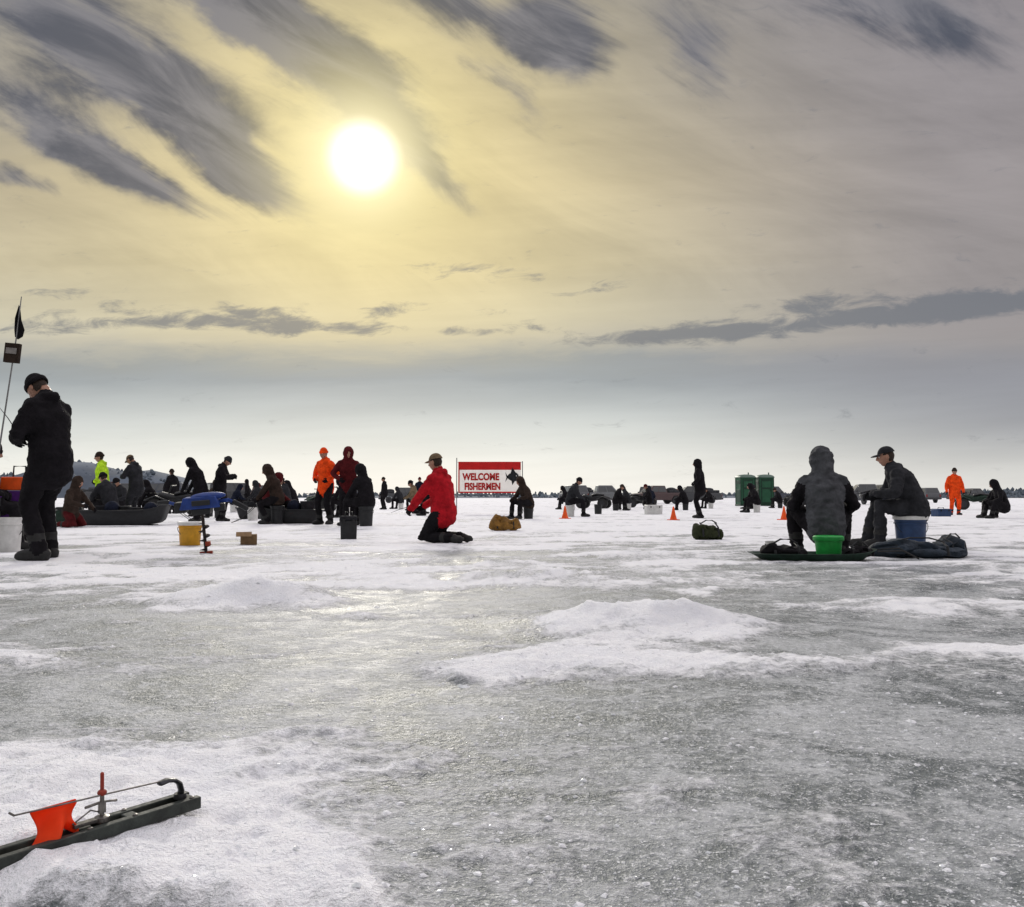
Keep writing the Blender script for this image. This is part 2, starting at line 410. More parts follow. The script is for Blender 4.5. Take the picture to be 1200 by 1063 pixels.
def person(name,x,y,yaw,pose,cols,H=1.78,hat='beanie',hatc=None,gloves=None,voxel=.026,z=None,over=None,folds=.008):
    p=dict(POSES[pose]); 
    if over: p.update(over)
    jk,tr,bt=cols[:3]; ac=cols[3] if len(cols)>3 else jk
    z0=gz(x,y) if z is None else z
    root=empty(name,(x,y,z0-.004),R(yaw),H/1.78)
    P=Vector(p['hip']); ln=p['lean']; tw=R(p.get('tw',0)); X=Vector((math.cos(tw),math.sin(tw),0))
    def T(a): return Vector((0,math.sin(R(a)),math.cos(R(a))))
    W=P+T(ln*.7)*.17; C=W+T(ln)*.20; S=C+T(ln*1.3)*.12; Nk=S+T(ln*1.2)*.07
    g=G()
    sit=pose.startswith('sit') or pose.startswith('kneel')
    hem=.05 if sit else p.get('hem',.13)
    A=P-T(ln*.5)*hem
    g.tube([A,P,W,C,S],[(.195,.165),(.198,.168),(.182,.15),(.205,.155),(.155,.105)],18,side=X,m=0,rec=True)
    shL=S-X*.175-T(ln)*.03; shR=S+X*.175-T(ln)*.03
    g.tube([shL,S-T(ln)*.01,shR],[.072,.085,.072],12,side=(0,1,0),m=0,rec=True)
    g.tube([S-T(ln)*.03,Nk],[.088,.072],12,m=0,rec=True)
    g.tube([Nk,Nk+T(ln*.6)*.06],[.055,.052],10,m=3,rec=True)
    g.ell(P,(.172,.16,.15),1,rec=True)
    wr={}
    for sd,sh,key in ((-1,shL,'wL'),(1,shR,'wR')):
        pole=p.get('e'+key[1],(sd*.9,-.6,-.5))
        el,w=ik(sh,p[key],.29,.265,pole)
        m1=sh.lerp(el,.45); m2=el.lerp(w,.4)
        g.tube([sh,m1,el,m2,w],[.074,.072,.062,.060,.046],12,m=4,rec=True)
        wr[sd]=(el,w)
    for sd,key in ((-1,'L'),(1,'R')):
        hj=P+Vector((sd*.095,0,-.02))
        kn,an=ik(hj,p['a'+key],.43,.425,p.get('k'+key,(sd*.1,1,0)))
        if p.get('foot')=='back': kn.z=max(kn.z,.075)
        g.tube([hj,hj.lerp(kn,.5),kn,kn.lerp(an,.45),an],[.105,.098,.076,.072,.064],12,m=1,rec=True)
        shin=(an-kn).normalized()
        g.tube([an-shin*.13,an],[.070,.062],12,m=2,rec=True)
        if p.get('foot')=='back':
            f0=an; f1=an+Vector((0,-.09,-.02)); f1.z=max(f1.z,.05)
            g.tube([f0,f1,f1+Vector((0,-.07,-.005))],[.055,.052,.042],12,m=2,rec=True)
        else:
            fd=Vector((sd*math.sin(R(p.get('splay',14))),math.cos(R(p.get('splay',14))),0))
            c=Vector((an.x,an.y,max(an.z-.045,.045)))
            g.tube([c-fd*.06,c+fd*.03,c+fd*.13,c+fd*.19-Vector((0,0,.008))],[(.044,.05),(.050,.056),(.054,.05),(.044,.036)],12,side=(1,0,0),m=2,rec=True)
    hp=R(ln*.6+p.get('hp',5)); hy=R(p.get('hy',0))
    HR=(Matrix.Rotation(hy,3,'Z')@Matrix.Rotation(-hp,3,'X'))
    hc=Nk+HR@Vector((0,.022,.135))
    if hat=='hood':
        g.ell(hc+HR@Vector((0,-.030,.006)),(.122,.128,.152),0,18,12,HR,rec=True)
        g.tube([hc+HR@Vector((0,-.04,-.09)),S],[.105,.11],12,m=0,rec=True)
    elif p.get('hoodback',True):
        g.tube([Nk+Vector((-.07,-.05,-.005)),Nk+Vector((0,-.10,-.01)),Nk+Vector((.07,-.05,-.005))],[.04,.055,.04],10,m=0,rec=True)
    me0=g.mesh('tmp',[jk]); tmp=bpy.data.objects.new('tmp',me0); COL.objects.link(tmp)
    rm=tmp.modifiers.new('r','REMESH'); rm.mode='VOXEL'; rm.voxel_size=voxel
    sm=tmp.modifiers.new('s','SMOOTH'); sm.iterations=3; sm.factor=.5
    bpy.context.view_layer.update()
    me=bpy.data.meshes.new_from_object(tmp.evaluated_get(bpy.context.evaluated_depsgraph_get()))
    bpy.data.objects.remove(tmp); bpy.data.meshes.remove(me0)
    n=len(me.vertices); co=np.empty(n*3,np.float32); me.vertices.foreach_get('co',co); co=co.reshape(-1,3)
    no=np.empty(n*3,np.float32); me.vertices.foreach_get('normal',no); no=no.reshape(-1,3)
    off=Vector((x*3.1,y*1.7,0))
    d=np.array([mnoise.noise(Vector((a[0]*8,a[1]*8,a[2]*15))+off)+.6*mnoise.noise(Vector((a[0]*17,a[1]*17,a[2]*24))+off) for a in co.tolist()],np.float32)
    d=1-2*np.abs(d)   # ridged cloth creases
    co=co+no*(d[:,None]*folds)
    co[:,2]=np.maximum(co[:,2],0)
    me.vertices.foreach_set('co',co.ravel())
    npoly=len(me.polygons); cen=np.empty(npoly*3,np.float32); me.polygons.foreach_get('center',cen); cen=cen.reshape(-1,3)
    best=np.full(npoly,9.0); mi=np.zeros(npoly,np.int32)
    for a,b,ra,rb,m in g.prims:
        ab=b-a; t=np.clip(((cen-a)@ab)/(ab@ab+1e-9),0,1); dd=np.linalg.norm(cen-(a+t[:,None]*ab),axis=1)-(ra+(rb-ra)*t)
        if m==0: dd=dd-.012
        k=dd<best; best[k]=dd[k]; mi[k]=m
    me.materials.clear()
    for x_ in (jk,tr,bt,SKIN,ac): me.materials.append(x_)
    me.polygons.foreach_set('material_index',mi); me.polygons.foreach_set('use_smooth',[True]*npoly); me.update()
    body=bpy.data.objects.new('body',me); COL.objects.link(body); body.parent=root
    hd=bpy.data.objects.new('head',HEAD); COL.objects.link(hd); hd.parent=root
    hd.matrix_local=Matrix.Translation(hc)@HR.to_4x4()
    hm=hatc or C_BLACK
    if hat in('beanie','cap'):
        q=G(); rs=[]
        z1=.030 if hat=='beanie' else .045
        hz=.148 if hat=='beanie' else .130
        for i in range(9):
            a0=math.asin(z1/hz); a=a0+(math.pi/2-.02-a0)*i/8
            rs.append([(.090*math.cos(a)**.85*math.cos(t),-.008+.110*math.cos(a)**.85*math.sin(t),hz*math.sin(a)) for t in [2*math.pi*j/20 for j in range(20)]])
        q.rings(rs,0,True,True)
        if hat=='beanie':
            pts=[(.089*math.cos(t),-.008+.109*math.sin(t),.036+.004*math.sin(3*t)) for t in [2*math.pi*j/20 for j in range(21)]]
            q.tube(pts,[(.024,.007)]*21,8,side=(0,0,1))
        else:
            vs=[];nn=9
            for r_,dz in ((.0,0),(.045,-.004),(.075,-.014)):
                for j in range(nn):
                    t=R(30+120*j/(nn-1)); vs.append((.088*math.cos(t)*(1-r_*1.5),-.006+.106*math.sin(t)+r_*math.sin(t),.048+dz-.012*abs(math.cos(t))))
            o=len(vs); vs+= [(a,b,c-.005) for a,b,c in vs]
            fs=[]
            for i in range(2):
                for j in range(nn-1):
                    a=i*nn+j; fs.append((a,a+1,a+nn+1,a+nn)); fs.append((o+a+nn,o+a+nn+1,o+a+1,o+a))
            for j in range(nn-1): a=2*nn+j; fs.append((a,a+1,o+a+1,o+a))
            q.add(vs,fs)
        h=q.obj('hat',[hm],root); h.matrix_local=Matrix.Translation(hc)@HR.to_4x4()
    for sd in (-1,1):
        el,w=wr[sd]; zz=(w-el).normalized(); inn=Vector((-sd,.2,-.3)); yy=(inn-zz*inn.dot(zz)).normalized(); xx=yy.cross(zz)
        hx=1 if xx.dot(Vector((0,1,.5)))>0 else -1
        ho=bpy.data.objects.new('hand',HANDS[hx]); COL.objects.link(ho); ho.parent=root
        M=Matrix((xx,yy,zz)).transposed().to_4x4(); ho.matrix_local=Matrix.Translation(w-zz*.01)@M
        ho.material_slots[0].link='OBJECT'; ho.material_slots[0].material=gloves or C_BLACK
    return root

# ------------------------------------------------------------------ props
def bucket(name,x,y,m,h=.37,r=.15,lid=None,rz=0,z=None,handle=True):
    z=gz(x,y) if z is None else z
    e=empty(name,(x,y,z-.004),rz)
    g=G(); g.lathe([(r*.84,0),(r*.86,.01),(r*.95,h*.78),(r*1.03,h*.79),(r*1.03,h*.82),(r*.97,h*.83),(r,h*.97),(r*1.03,h*.97),(r*1.03,h),(r*.95,h),(r*.8,.02)],m=0,seg=28)
    g.obj('shell',[m],e)
    if lid:
        q=G(); q.lathe([(r*1.06,h-.03),(r*1.08,h-.025),(r*1.08,h+.008),(r*.98,h+.018),(r*.9,h+.012)],seg=28); q.obj('lid',[lid],e)
    if handle:
        q=G(); pts=[(r*1.05*math.cos(t),-.12*r-r*.55*math.sin(t),h*.80-abs(math.sin(t))*h*.42) for t in [math.pi*j/14 for j in range(15)]]
        q.tube(pts,.004,6); q.tube(pts[6:9],.011,8); q.obj('bail_handle',[DMETAL],e)
    return e
def sled(name,x,y,L=1.9,W=.75,h=.30,rz=0,m=PLBLACK,load=0,z=None):
    e=empty(name,(x,y,(gz(x,y) if z is None else z)-.003),rz); g=G(); n=40
    def outline(k,kk,z,p=5):
        o=[]
        for j in range(n):
            t=2*math.pi*j/n; c,s=math.cos(t),math.sin(t)
            a=math.copysign(abs(c)**(2/p),c)*L/2*k; b=math.copysign(abs(s)**(2/p),s)*W/2*kk
            u=max(0,a/(L/2)); b*=1-.35*u**3
            o.append((a,b,z+(.16*h/.3)*u**4))
        return o
    g.rings([outline(.80,.76,0),outline(.87,.84,.03),outline(.97,.95,h*.86),outline(1.0,1.0,h*.9),outline(1.02,1.03,h),outline(.97,.96,h*1.01),outline(.95,.93,h*.9),outline(.84,.80,.045)],0)
    for s_ in (-1,1): g.tube([(-L*.38,s_*W*.2,.005),(L*.34,s_*W*.2,.005)],.014,6)
    g.obj('hull',[m],e)
    q=G(); q.tube([(L*.5,.12,h*1.3),(L*.72,.05,.12),(L*.86,0,.02),(L*.72,-.05,.1),(L*.5,-.12,h*1.3)],.007,6); q.obj('tow_rope',[RUBBER],e)
    if load:
        q=G()
        for i in range(load):
            cx=-L*.34+L*.68*(i+.5)/load+.04*random.random(); w=.2+.14*random.random(); hh=.16+.22*random.random()
            if i%3==0: q.box((cx,0,.04+h*.5+hh/2),(w,W*.5,hh),i%3,Matrix.Rotation(random.random()*.5,3,'Z'))
            elif i%3==1: q.ell((cx,.02,h*.6+hh*.5),(w*.7,W*.3,hh*.7),1)
            else: q.lathe([(.11,h*.3),(.13,h*.3+hh),(.12,h*.3+hh+.01)],(cx,.05,0),m=2)
        q.obj('cargo',[C_CHAR,C_NAVY,PLBLACK],e,bevel=.012)
    return e
def bag(name,x,y,dims,m,rz=0,z=None,strap=PLBLACK,seed=0,lump=1.0):
    e=empty(name,(x,y,gz(x,y) if z is None else z),rz); g=G(); lx,ly,lz=dims; rs=[]
    for i in range(27):
        t=-1+2*i/26; k=max(.04,(1-abs(t)**3.2))**.5
        tall=1+.30*lump*mnoise.noise(Vector((t*1.8+seed*3.1,.5,2.2)))
        ring=[]
        for j in range(24):
            q=2*math.pi*j/24; c,s=math.cos(q),math.sin(q)
            nz=1+.22*lump*mnoise.noise(Vector((t*2.5+seed,c*1.4,s*1.4)))+.12*lump*mnoise.noise(Vector((t*7+seed,c*3,s*3)))
            yy=math.copysign(abs(c)**.7,c)*ly/2*k*nz; zz=lz*tall*.5*(1+math.copysign(abs(s)**.7,s)*k*nz)
            ring.append((t*lx/2,yy,max(zz-.5*lz*(1-k)*.7,-.004)))
        rs.append(ring)
    g.rings(rs); g.obj('bag_body',[m],e)
    q=G()
    for s_ in (-.25,.25):
        q.tube([(s_*lx+.0,-ly*.50,lz*.2),(s_*lx,-ly*.42,lz*.75),(s_*lx,0,lz*1.02)],[(.014,.005)]*3,8)
    q.tube([(-.25*lx,-ly*.2,lz*1.0),(-.1*lx,-ly*.2,lz*1.0+.04),(.1*lx,-ly*.2,lz*1.0+.04),(.25*lx,-ly*.2,lz*1.0)],.009,6)
    q.ell((.05*lx,-ly*.46,lz*.35),(lx*.2,ly*.12,lz*.26),1)
    q.obj('straps_and_pocket',[strap,m],e)
    return e
def crate(name,x,y,dims,m,lidm,rz=0,z=None):
    e=empty(name,(x,y,(gz(x,y) if z is None else z)-.003),rz); lx,ly,lz=dims
    g=G(); g.box((0,0,lz*.39),(lx*.94,ly*.94,lz*.78),0,taper=(1.05,1.05)); g.obj('case',[m],e,bevel=.012)
    q=G(); q.box((0,0,lz*.88),(lx*1.02,ly*1.02,lz*.18),0,taper=(.94,.94)); q.obj('lid',[lidm],e,bevel=.012)
    q=G(); q.tube([(-lx*.22,0,lz*.96),(-lx*.2,0,lz*1.12),(lx*.2,0,lz*1.12),(lx*.22,0,lz*.96)],.011,8)
    for s_ in(-.28,.28): q.box((s_*lx,-ly*.53,lz*.76),(.035,.016,.06))
    q.obj('handle_and_latches',[PLBLACK],e)
    return e
def cone(x,y,h=.38):
    e=empty('traffic_cone',(x,y,gz(x,y)-.003),random.random())
    g=G(); g.box((0,0,.012),(h*.72,h*.72,.024)); g.lathe([(h*.27,.022),(h*.25,.04),(h*.16,h*.42)],m=0); g.lathe([(h*.162,h*.42),(h*.11,h*.66)],m=1); g.lathe([(h*.11,h*.66),(h*.05,h*.98),(h*.035,h)],m=0)
    g.obj('cone',[PLORANGE,PLORANGE],e)
cone(1.55,26); cone(4.45,24.5); cone(7.5,24.5)

def rod(parent,a,b):
    g=G(); a=Vector(a); b=Vector(b); d=(b-a)
    g.tube([a-d.normalized()*.16,a],[.012,.012],8,m=0)
    g.tube([a,a.lerp(b,.5)+Vector((0,0,.01)),b],[.005,.004,.002],6,m=0)
    g.ell(a-Vector((0,0,.035)),(.022,.022,.028),1,10,8)
    g.obj('ice_fishing_rod',[DMETAL,METAL],parent)

# standing man, near left: profile to the left, looking down at his hands
p=person('standing_fisherman',-4.55,8.7,72,'look',(C_BLACK,C_BLACK,RUBBER),H=1.92,hat='beanie',hatc=C_BLACK,gloves=C_CHAR,voxel=.018,over=dict(hp=36,lean=7,wL=(-.10,.27,1.08),wR=(.06,.29,1.12)),folds=.012)
rod(p,(.0,.39,1.18),(-.05,.55,1.40))
# kneeling man in red jacket
p=person('kneeling_fisherman',-.98,12.2,62,'kneel',(C_RED,C_BLACK,RUBBER,C_RED),hat='cap',hatc=C_TAN,gloves=C_BLACK,voxel=.020,over=dict(hip=(0,-.05,.42),hp=6,lean=9),folds=.012)
rod(p,(.05,.5,.50),(.02,.85,.40))
# seated man seen from behind, hood up
sled('ice_fishing_sled',2.98,8.85,1.2,.50,.075,R(-4),PLDGREEN)
person('seated_fisherman',3.30,9.35,-8,'sitlow',(C_GREY,C_BLACK,RUBBER,C_BLACK),H=1.80,hat='hood',gloves=C_BLACK,voxel=.018,over=dict(hip=(0,0,.33),lean=12,wL=(-.24,.36,.50),wR=(.24,.36,.50),eL=(-.7,-.6,-.9),eR=(.7,-.6,-.9),aL=(-.24,.30,.09),aR=(.24,.34,.09),kL=(-.25,.4,1),kR=(.25,.4,1)),folds=.014)
bucket('bait_bucket',3.20,9.0,PLGREEN,.17,.14,PLGREEN,z=gz(3.2,9.0)+.045,handle=False)
bucket('small_bait_pail',2.60,8.95,PLWHITE,.14,.055,None,z=gz(2.52,8.95)+.04)
bag('tackle_bag',2.70,8.85,(.46,.25,.12),C_BLACK,z=gz(2.7,8.7)+.04,seed=4,lump=1.8)
bag('tackle_bag',3.42,8.80,(.30,.22,.11),C_BLACK,z=gz(3.4,8.8)+.04,seed=9,lump=1.8)
# seated man in profile on a cooler bucket
p=person('seated_fisherman',4.98,11.0,74,'sit',(C_CHAR,C_CHAR,RUBBER,C_CHAR),H=1.82,hat='cap',hatc=C_CHAR,gloves=C_CHAR,voxel=.019,over=dict(hip=(0,0,.48),lean=27,hp=-4,aL=(-.16,.40,.09),aR=(.16,.52,.09),wL=(-.16,.44,.66),wR=(.16,.50,.62)),folds=.014)
rod(p,(.0,.60,.66),(.02,1.0,.56))
bucket('cooler_bucket',4.93,11.0,PLBLUE,.38,.19,PLWHITE)
bag('gear_bag',4.25,9.35,(1.0,.38,.17),TARP,R(-5),seed=2,lump=1.8)
bag('gear_bag',4.66,9.5,(.36,.3,.20),TARP,R(22),seed=8,lump=1.6)
bag('backpack',2.88,13.1,(.46,.30,.24),C_OLIVE,R(8),seed=6,lump=1.9)
# people in the middle distance
BL=(C_BLACK,C_BLACK,RUBBER); 
person('standing_fisherman',5.72,27,70,'pocket',(C_BLACK,C_BLACK,RUBBER),H=1.82,hat='hood')
person('standing_fisherman',15.7,31.5,170,'stand',(C_ORANGE,C_ORANGE,RUBBER),H=1.70,hat='beanie',hatc=C_BROWN)
person('standing_fisherman',-4.32,20.6,150,'pocket',(C_ORANGE,C_BLACK,RUBBER),H=1.80,hat='beanie',hatc=C_ORANGE)
person('standing_fisherman',-3.72,20.1,195,'pocket',(C_MAROON,C_BLACK,RUBBER,C_MAROON),H=1.78,hat='hood')
person('seated_fisherman',-3.15,19.3,60,'sit',(C_BLACK,C_BLACK,RUBBER),hat='hood',over=dict(hip=(0,0,.55),lean=14))
person('standing_fisherman',-10.15,22,110,'pocket',(C_HIVIS,C_BLACK,RUBBER),hat='beanie',hatc=C_BROWN)
person('standing_fisherman',-9.42,22.2,75,'look',(C_CHAR,C_CHAR,RUBBER,C_CHAR),hat='cap',hatc=C_TAN)
person('seated_fisherman',-9.45,20.9,60,'sit',(C_CHAR,C_BLACK,RUBBER),hat='beanie')
person('standing_fisherman',-8.12,23,80,'bend',BL,hat='hood',over=dict(lean=22,hip=(0,-.05,.90)))
person('standing_fisherman',-7.62,23.2,-85,'look',BL,hat='beanie',hatc=C_CHAR)
person('seated_fisherman',-5.55,21,100,'sit',(C_BROWN,C_BLACK,RUBBER),hat='hood',over=dict(hip=(0,0,.62),lean=18,aL=(-.16,.2,.09),aR=(.16,.25,.09)))
person('seated_fisherman',-5.95,21.6,-50,'sit',(C_MAROON,C_BLACK,RUBBER),hat='hood')
bucket('bucket',-5.55,21,PLBLACK,.42,.16,PLBLACK); bucket('bucket',-3.17,19.3,PLBLACK,.42,.16,PLBLACK)
person('seated_fisherman',.48,26,120,'sit',(C_BROWN,C_BLACK,RUBBER),hat='hood'); bucket('bucket',.48,26,PLBLACK,.36,.15)
person('seated_fisherman',1.9,29,-100,'sit',(C_CHAR,C_BLACK,RUBBER),hat='beanie',over=dict(hip=(0,0,.52)))
bucket('bucket',1.9,29,PLWHITE,.40,.15)
person('seated_fisherman',14.4,26,80,'sitlow',(C_BLACK,C_BLACK,RUBBER),hat='hood'); person('seated_fisherman',14.9,27,100,'sitlow',BL,hat='beanie')
person('kneeling_fisherman',-9.0,18.2,-100,'kneel',(C_BROWN,C_MAROON,RUBBER),H=1.6,hat='hood')
person('seated_fisherman',-6.42,10.7,-70,'sit',(C_BLACK,C_BLACK,RUBBER),hat='beanie',hatc=C_BLACK,over=dict(hip=(0,0,.50),lean=6,wL=(-.16,.26,.66),wR=(.16,.26,.66)))
far=[(-10.9,25,'sit',C_CHAR,150),(-12.1,30,'sit',C_BLACK,90),(-13.0,34,'stand',C_BLACK,60),(-11.6,37,'sit',C_NAVY,-60),(-10.3,36,'sit',C_BLACK,200),
 (-9.4,33,'kneelup',C_CHAR,90),(-12.6,27,'kneelup',C_BLACK,-90),(-8.9,27,'sit',C_BROWN,40),(-6.6,46,'stand',C_BLACK,120),(-6.0,48,'sit',C_CHAR,60),(-5.2,50,'stand',C_NAVY,180),
 (-4.6,42,'sit',C_OLIVE,30),(-3.6,33,'kneelup',C_TAN,90),(2.9,46,'sit',C_BLACK,90),(4.9,42,'sit',C_BLACK,-90),(5.9,45,'sit',C_CHAR,80),(6.8,44,'kneelup',C_BLACK,90),(7.3,47,'sit',C_NAVY,0),
 (11.2,50,'sit',C_BLACK,100),(12.9,48,'kneelup',C_CHAR,-80),(15.7,52,'sit',C_BLACK,80),(20.5,58,'sit',C_BLACK,10),(23.6,56,'kneelup',C_NAVY,90),(-17,44,'stand',C_BLACK,0),(-19,50,'sit',C_MAROON,30),
 (-15.5,52,'stand',C_BLACK,100),(-22,60,'stand',C_CHAR,100),(10.2,37,'sit',C_BLACK,90),(-14.6,33,'sit',C_BLACK,80),(-7.6,31,'sit',C_BLACK,80),(-2.6,30,'sit',C_BLACK,80),
 (-9.9,29,'sit',C_BLACK,80),(-7.1,28,'kneelup',C_CHAR,100),(-5.0,27,'sit',C_BLACK,70),(-8.4,40,'sit',C_BLACK,70),(8.4,43,'sit',C_BLACK,70)]
for i,(x,y,ps,c,yw) in enumerate(far):
    person({'sit':'seated_fisherman','stand':'standing_fisherman','kneelup':'kneeling_fisherman'}[ps],x,y,yw,ps,(c,C_BLACK,RUBBER),H=1.70+.12*random.random(),hat='hood' if i%2 else 'beanie',voxel=.036,hatc=[C_BLACK,C_MAROON,C_BROWN][i%3],folds=.006)
    if ps=='sit': bucket('bucket',x,y,[PLWHITE,PLBLACK,PLBLACK][i%3],.36,.15,handle=False)

# gear in the left and middle
sled('cargo_sled',-8.75,20,2.1,.8,.34,R(3),PLBLACK,load=5)
sled('cargo_sled',-5.35,21.4,1.6,.7,.34,R(184),PLBLACK,load=4)
sled('cargo_sled',-7.2,26,1.7,.7,.34,R(10),PLBLACK,load=5)
bucket('bucket',-5.83,10.3,PLWHITE,.40,.145,None,R(30))
bucket('bucket',-4.27,11.8,PLYEL,.30,.15,PLWHITE,R(20))
g=G(); e=empty('cardboard_box',(-3.52,11.9,gz(-3.52,11.9)),R(15)); g.box((0,0,.07),(.21,.17,.14)); g.box((-.06,-.12,.145),(.20,.10,.005),rot=Matrix.Rotation(R(35),3,'X')); g.obj('box',[CARDB],e,bevel=.003)
crate('tackle_box',-2.46,13.4,(.25,.25,.36),PLBLACK,C_CHAR,R(10))
bag('gear_bag',-.13,16.5,(.60,.32,.22),simple('canvas_ochre',(.22,.11,.02),.8,.5,.4,12),R(5),seed=1,lump=1.9)
crate('cooler',5.25,33.0,(.6,.4,.36),PLWHITE,PLWHITE,.2); crate('cooler',-11.1,22.3,(.6,.4,.4),PLDGREEN,PLBLACK,.3); crate('cooler',14.0,29,(.5,.4,.26),PLBLUE,PLBLUE,.2)
bucket('bucket',-7.0,24,PLWHITE,.36,.15,handle=False); bucket('bucket',3.2,33,PLBLACK,.36,.15,handle=False)

# power auger with blue power head
def auger(x,y,rz,tilt):
    e=empty('ice_auger',(x,y,gz(x,y)-.03),rz); e.rotation_euler=(R(tilt[0]),R(tilt[1]),rz)
    g=G(); g.tube([(0,0,.02),(0,0,.50)],.018,10,rnd=False)
    n=90; vs=[];fs=[]
    for i in range(n+1):
        t=i/n; q=t*2*math.pi*3.5
        for r_ in (.018,.062): vs.append((r_*math.cos(q),r_*math.sin(q),.02+t*.36))
    for i in range(n): fs.append((2*i,2*i+1,2*i+3,2*i+2))
    g.add(vs,fs); g.obj('screw',[simple('auger_paint',(.03,.022,.02),.5,.4,.1,20,metal=.3)],e)
    g=G(); g.box((0,0,.035),(.14,.03,.04)); g.box((.03,.0,.14),(.05,.06,.05)); g.obj('blade',[simple('auger_blade_red',(.35,.05,.02),.5,.3,.1)],e,bevel=.004)
    g=G(); g.box((.0,0,.61),(.44,.22,.13),0,taper=(.80,.8)); g.ell((.08,0,.67),(.20,.09,.045),0); g.box((0,0,.51),(.2,.16,.07),1); g.box((-.22,.0,.57),(.12,.16,.12),1); g.box((.20,-.02,.54),(.12,.1,.08),1); g.box((.02,-.115,.61),(.2,.02,.06),1)
    g.obj('power_head',[PLBLUE2,PLBLACK],e,bevel=.02)
    g=G(); g.tube([(-.10,0,.56),(-.26,0,.60),(-.36,0,.64),(-.42,.0,.64)],.018,8); g.tube([(.10,0,.60),(.30,0,.61),(.40,0,.56),(.46,0,.52)],.022,8)
    g.tube([(.36,0,.58),(.48,0,.50)],.030,8,m=1); g.tube([(-.36,0,.64),(-.45,0,.64)],.026,8,m=1); g.obj('handlebar',[PLBLUE2,PLBLACK],e)
auger(-3.43,10.0,R(6),(6,-5))

# purple camp chair at far left
def chair(x,y,rz):
    e=empty('camp_chair',(x,y,gz(x,y)),rz)
    g=G()
    for sx in(-1,1):
        g.tube([(sx*.27,-.24,0),(sx*.25,.24,.44)],.010,8); g.tube([(sx*.27,.24,0),(sx*.25,-.24,.44),(sx*.26,-.30,.92)],.010,8); g.tube([(sx*.27,.24,.0),(sx*.28,.24,.62),(sx*.28,-.22,.64)],.010,8)
    g.tube([(-.27,-.24,0),(.25,-.24,.44)],.009,8); g.tube([(.27,-.24,0),(-.25,-.24,.44)],.009,8)
    g.obj('frame',[DMETAL],e)
    g=G()
    def sheet(a,b,c,d,sag):
        n=8; vs=[];fs=[]
        a,b,c,d=map(Vector,(a,b,c,d))
        for i in range(n+1):
            for j in range(n+1):
                u,v=i/n,j/n; p=a.lerp(b,u).lerp(d.lerp(c,u),v); p=p+Vector(sag)*(16*u*(1-u)*v*(1-v)); vs.append(tuple(p))
        for i in range(n):
            for j in range(n): k=i*(n+1)+j; fs.append((k,k+1,k+n+2,k+n+1))
        g.add(vs,fs)
    sheet((-.25,-.24,.44),(.25,-.24,.44),(.25,.24,.44),(-.25,.24,.44),(0,0,-.05))
    sheet((-.25,-.245,.46),(.25,-.245,.46),(.26,-.30,.92),(-.26,-.30,.92),(0,-.05,0))
    for s_ in(-1,1): sheet((s_*.28-.03,-.22,.65),(s_*.28+.03,-.22,.65),(s_*.28+.03,.25,.63),(s_*.28-.03,.25,.63),(0,0,-.004))
    o=g.obj('seat_fabric',[PLPURPLE],e); so=o.modifiers.new('s','SOLIDIFY'); so.thickness=.008
chair(-6.40,10.75,R(-72))
crate('gear_crate',-6.22,11.2,(.34,.34,.92),PLPURPLE,PLORANGE,R(10))

# tall marker flag on a thin pole at far left
def marker(x,y):
    e=empty('marker_flag_pole',(x,y,gz(x,y)-.05),0)
    g=G(); g.tube([(0,0,0),(.12,0,1.1),(.27,0,2.30),(.31,0,2.72)],[.011,.009,.007,.005],8); g.obj('pole',[METAL],e)
    g=G(); c=[]
    out=[(0,0),(.045,.03),(.060,.10),(.035,.20),(.012,.33),(-.005,.36),(-.03,.22),(-.045,.10),(-.035,.03)]
    vs=[(.285+a,.0+.012*math.sin(b*20),2.28+b) for a,b in out]; o=len(vs); vs+=[(a,b+.004,c_) for a,b,c_ in vs]
    g.add(vs,[tuple(range(o)),tuple(range(2*o-1,o-1,-1))]+[(i,(i+1)%o,o+(i+1)%o,o+i) for i in range(o)]); g.obj('pennant',[C_BLACK],e,smooth=False)
    g=G(); g.box((.235,0,2.14),(.15,.05,.20),0,Matrix.Rotation(R(5),3,'Y')); g.box((.235,-.028,2.16),(.11,.006,.06),1,Matrix.Rotation(R(5),3,'Y')); g.obj('marker_plate',[C_BROWN,simple('grey_plate',(.25,.23,.22),.5,.3,.1)],e,bevel=.006)
marker(-5.34,9.0)

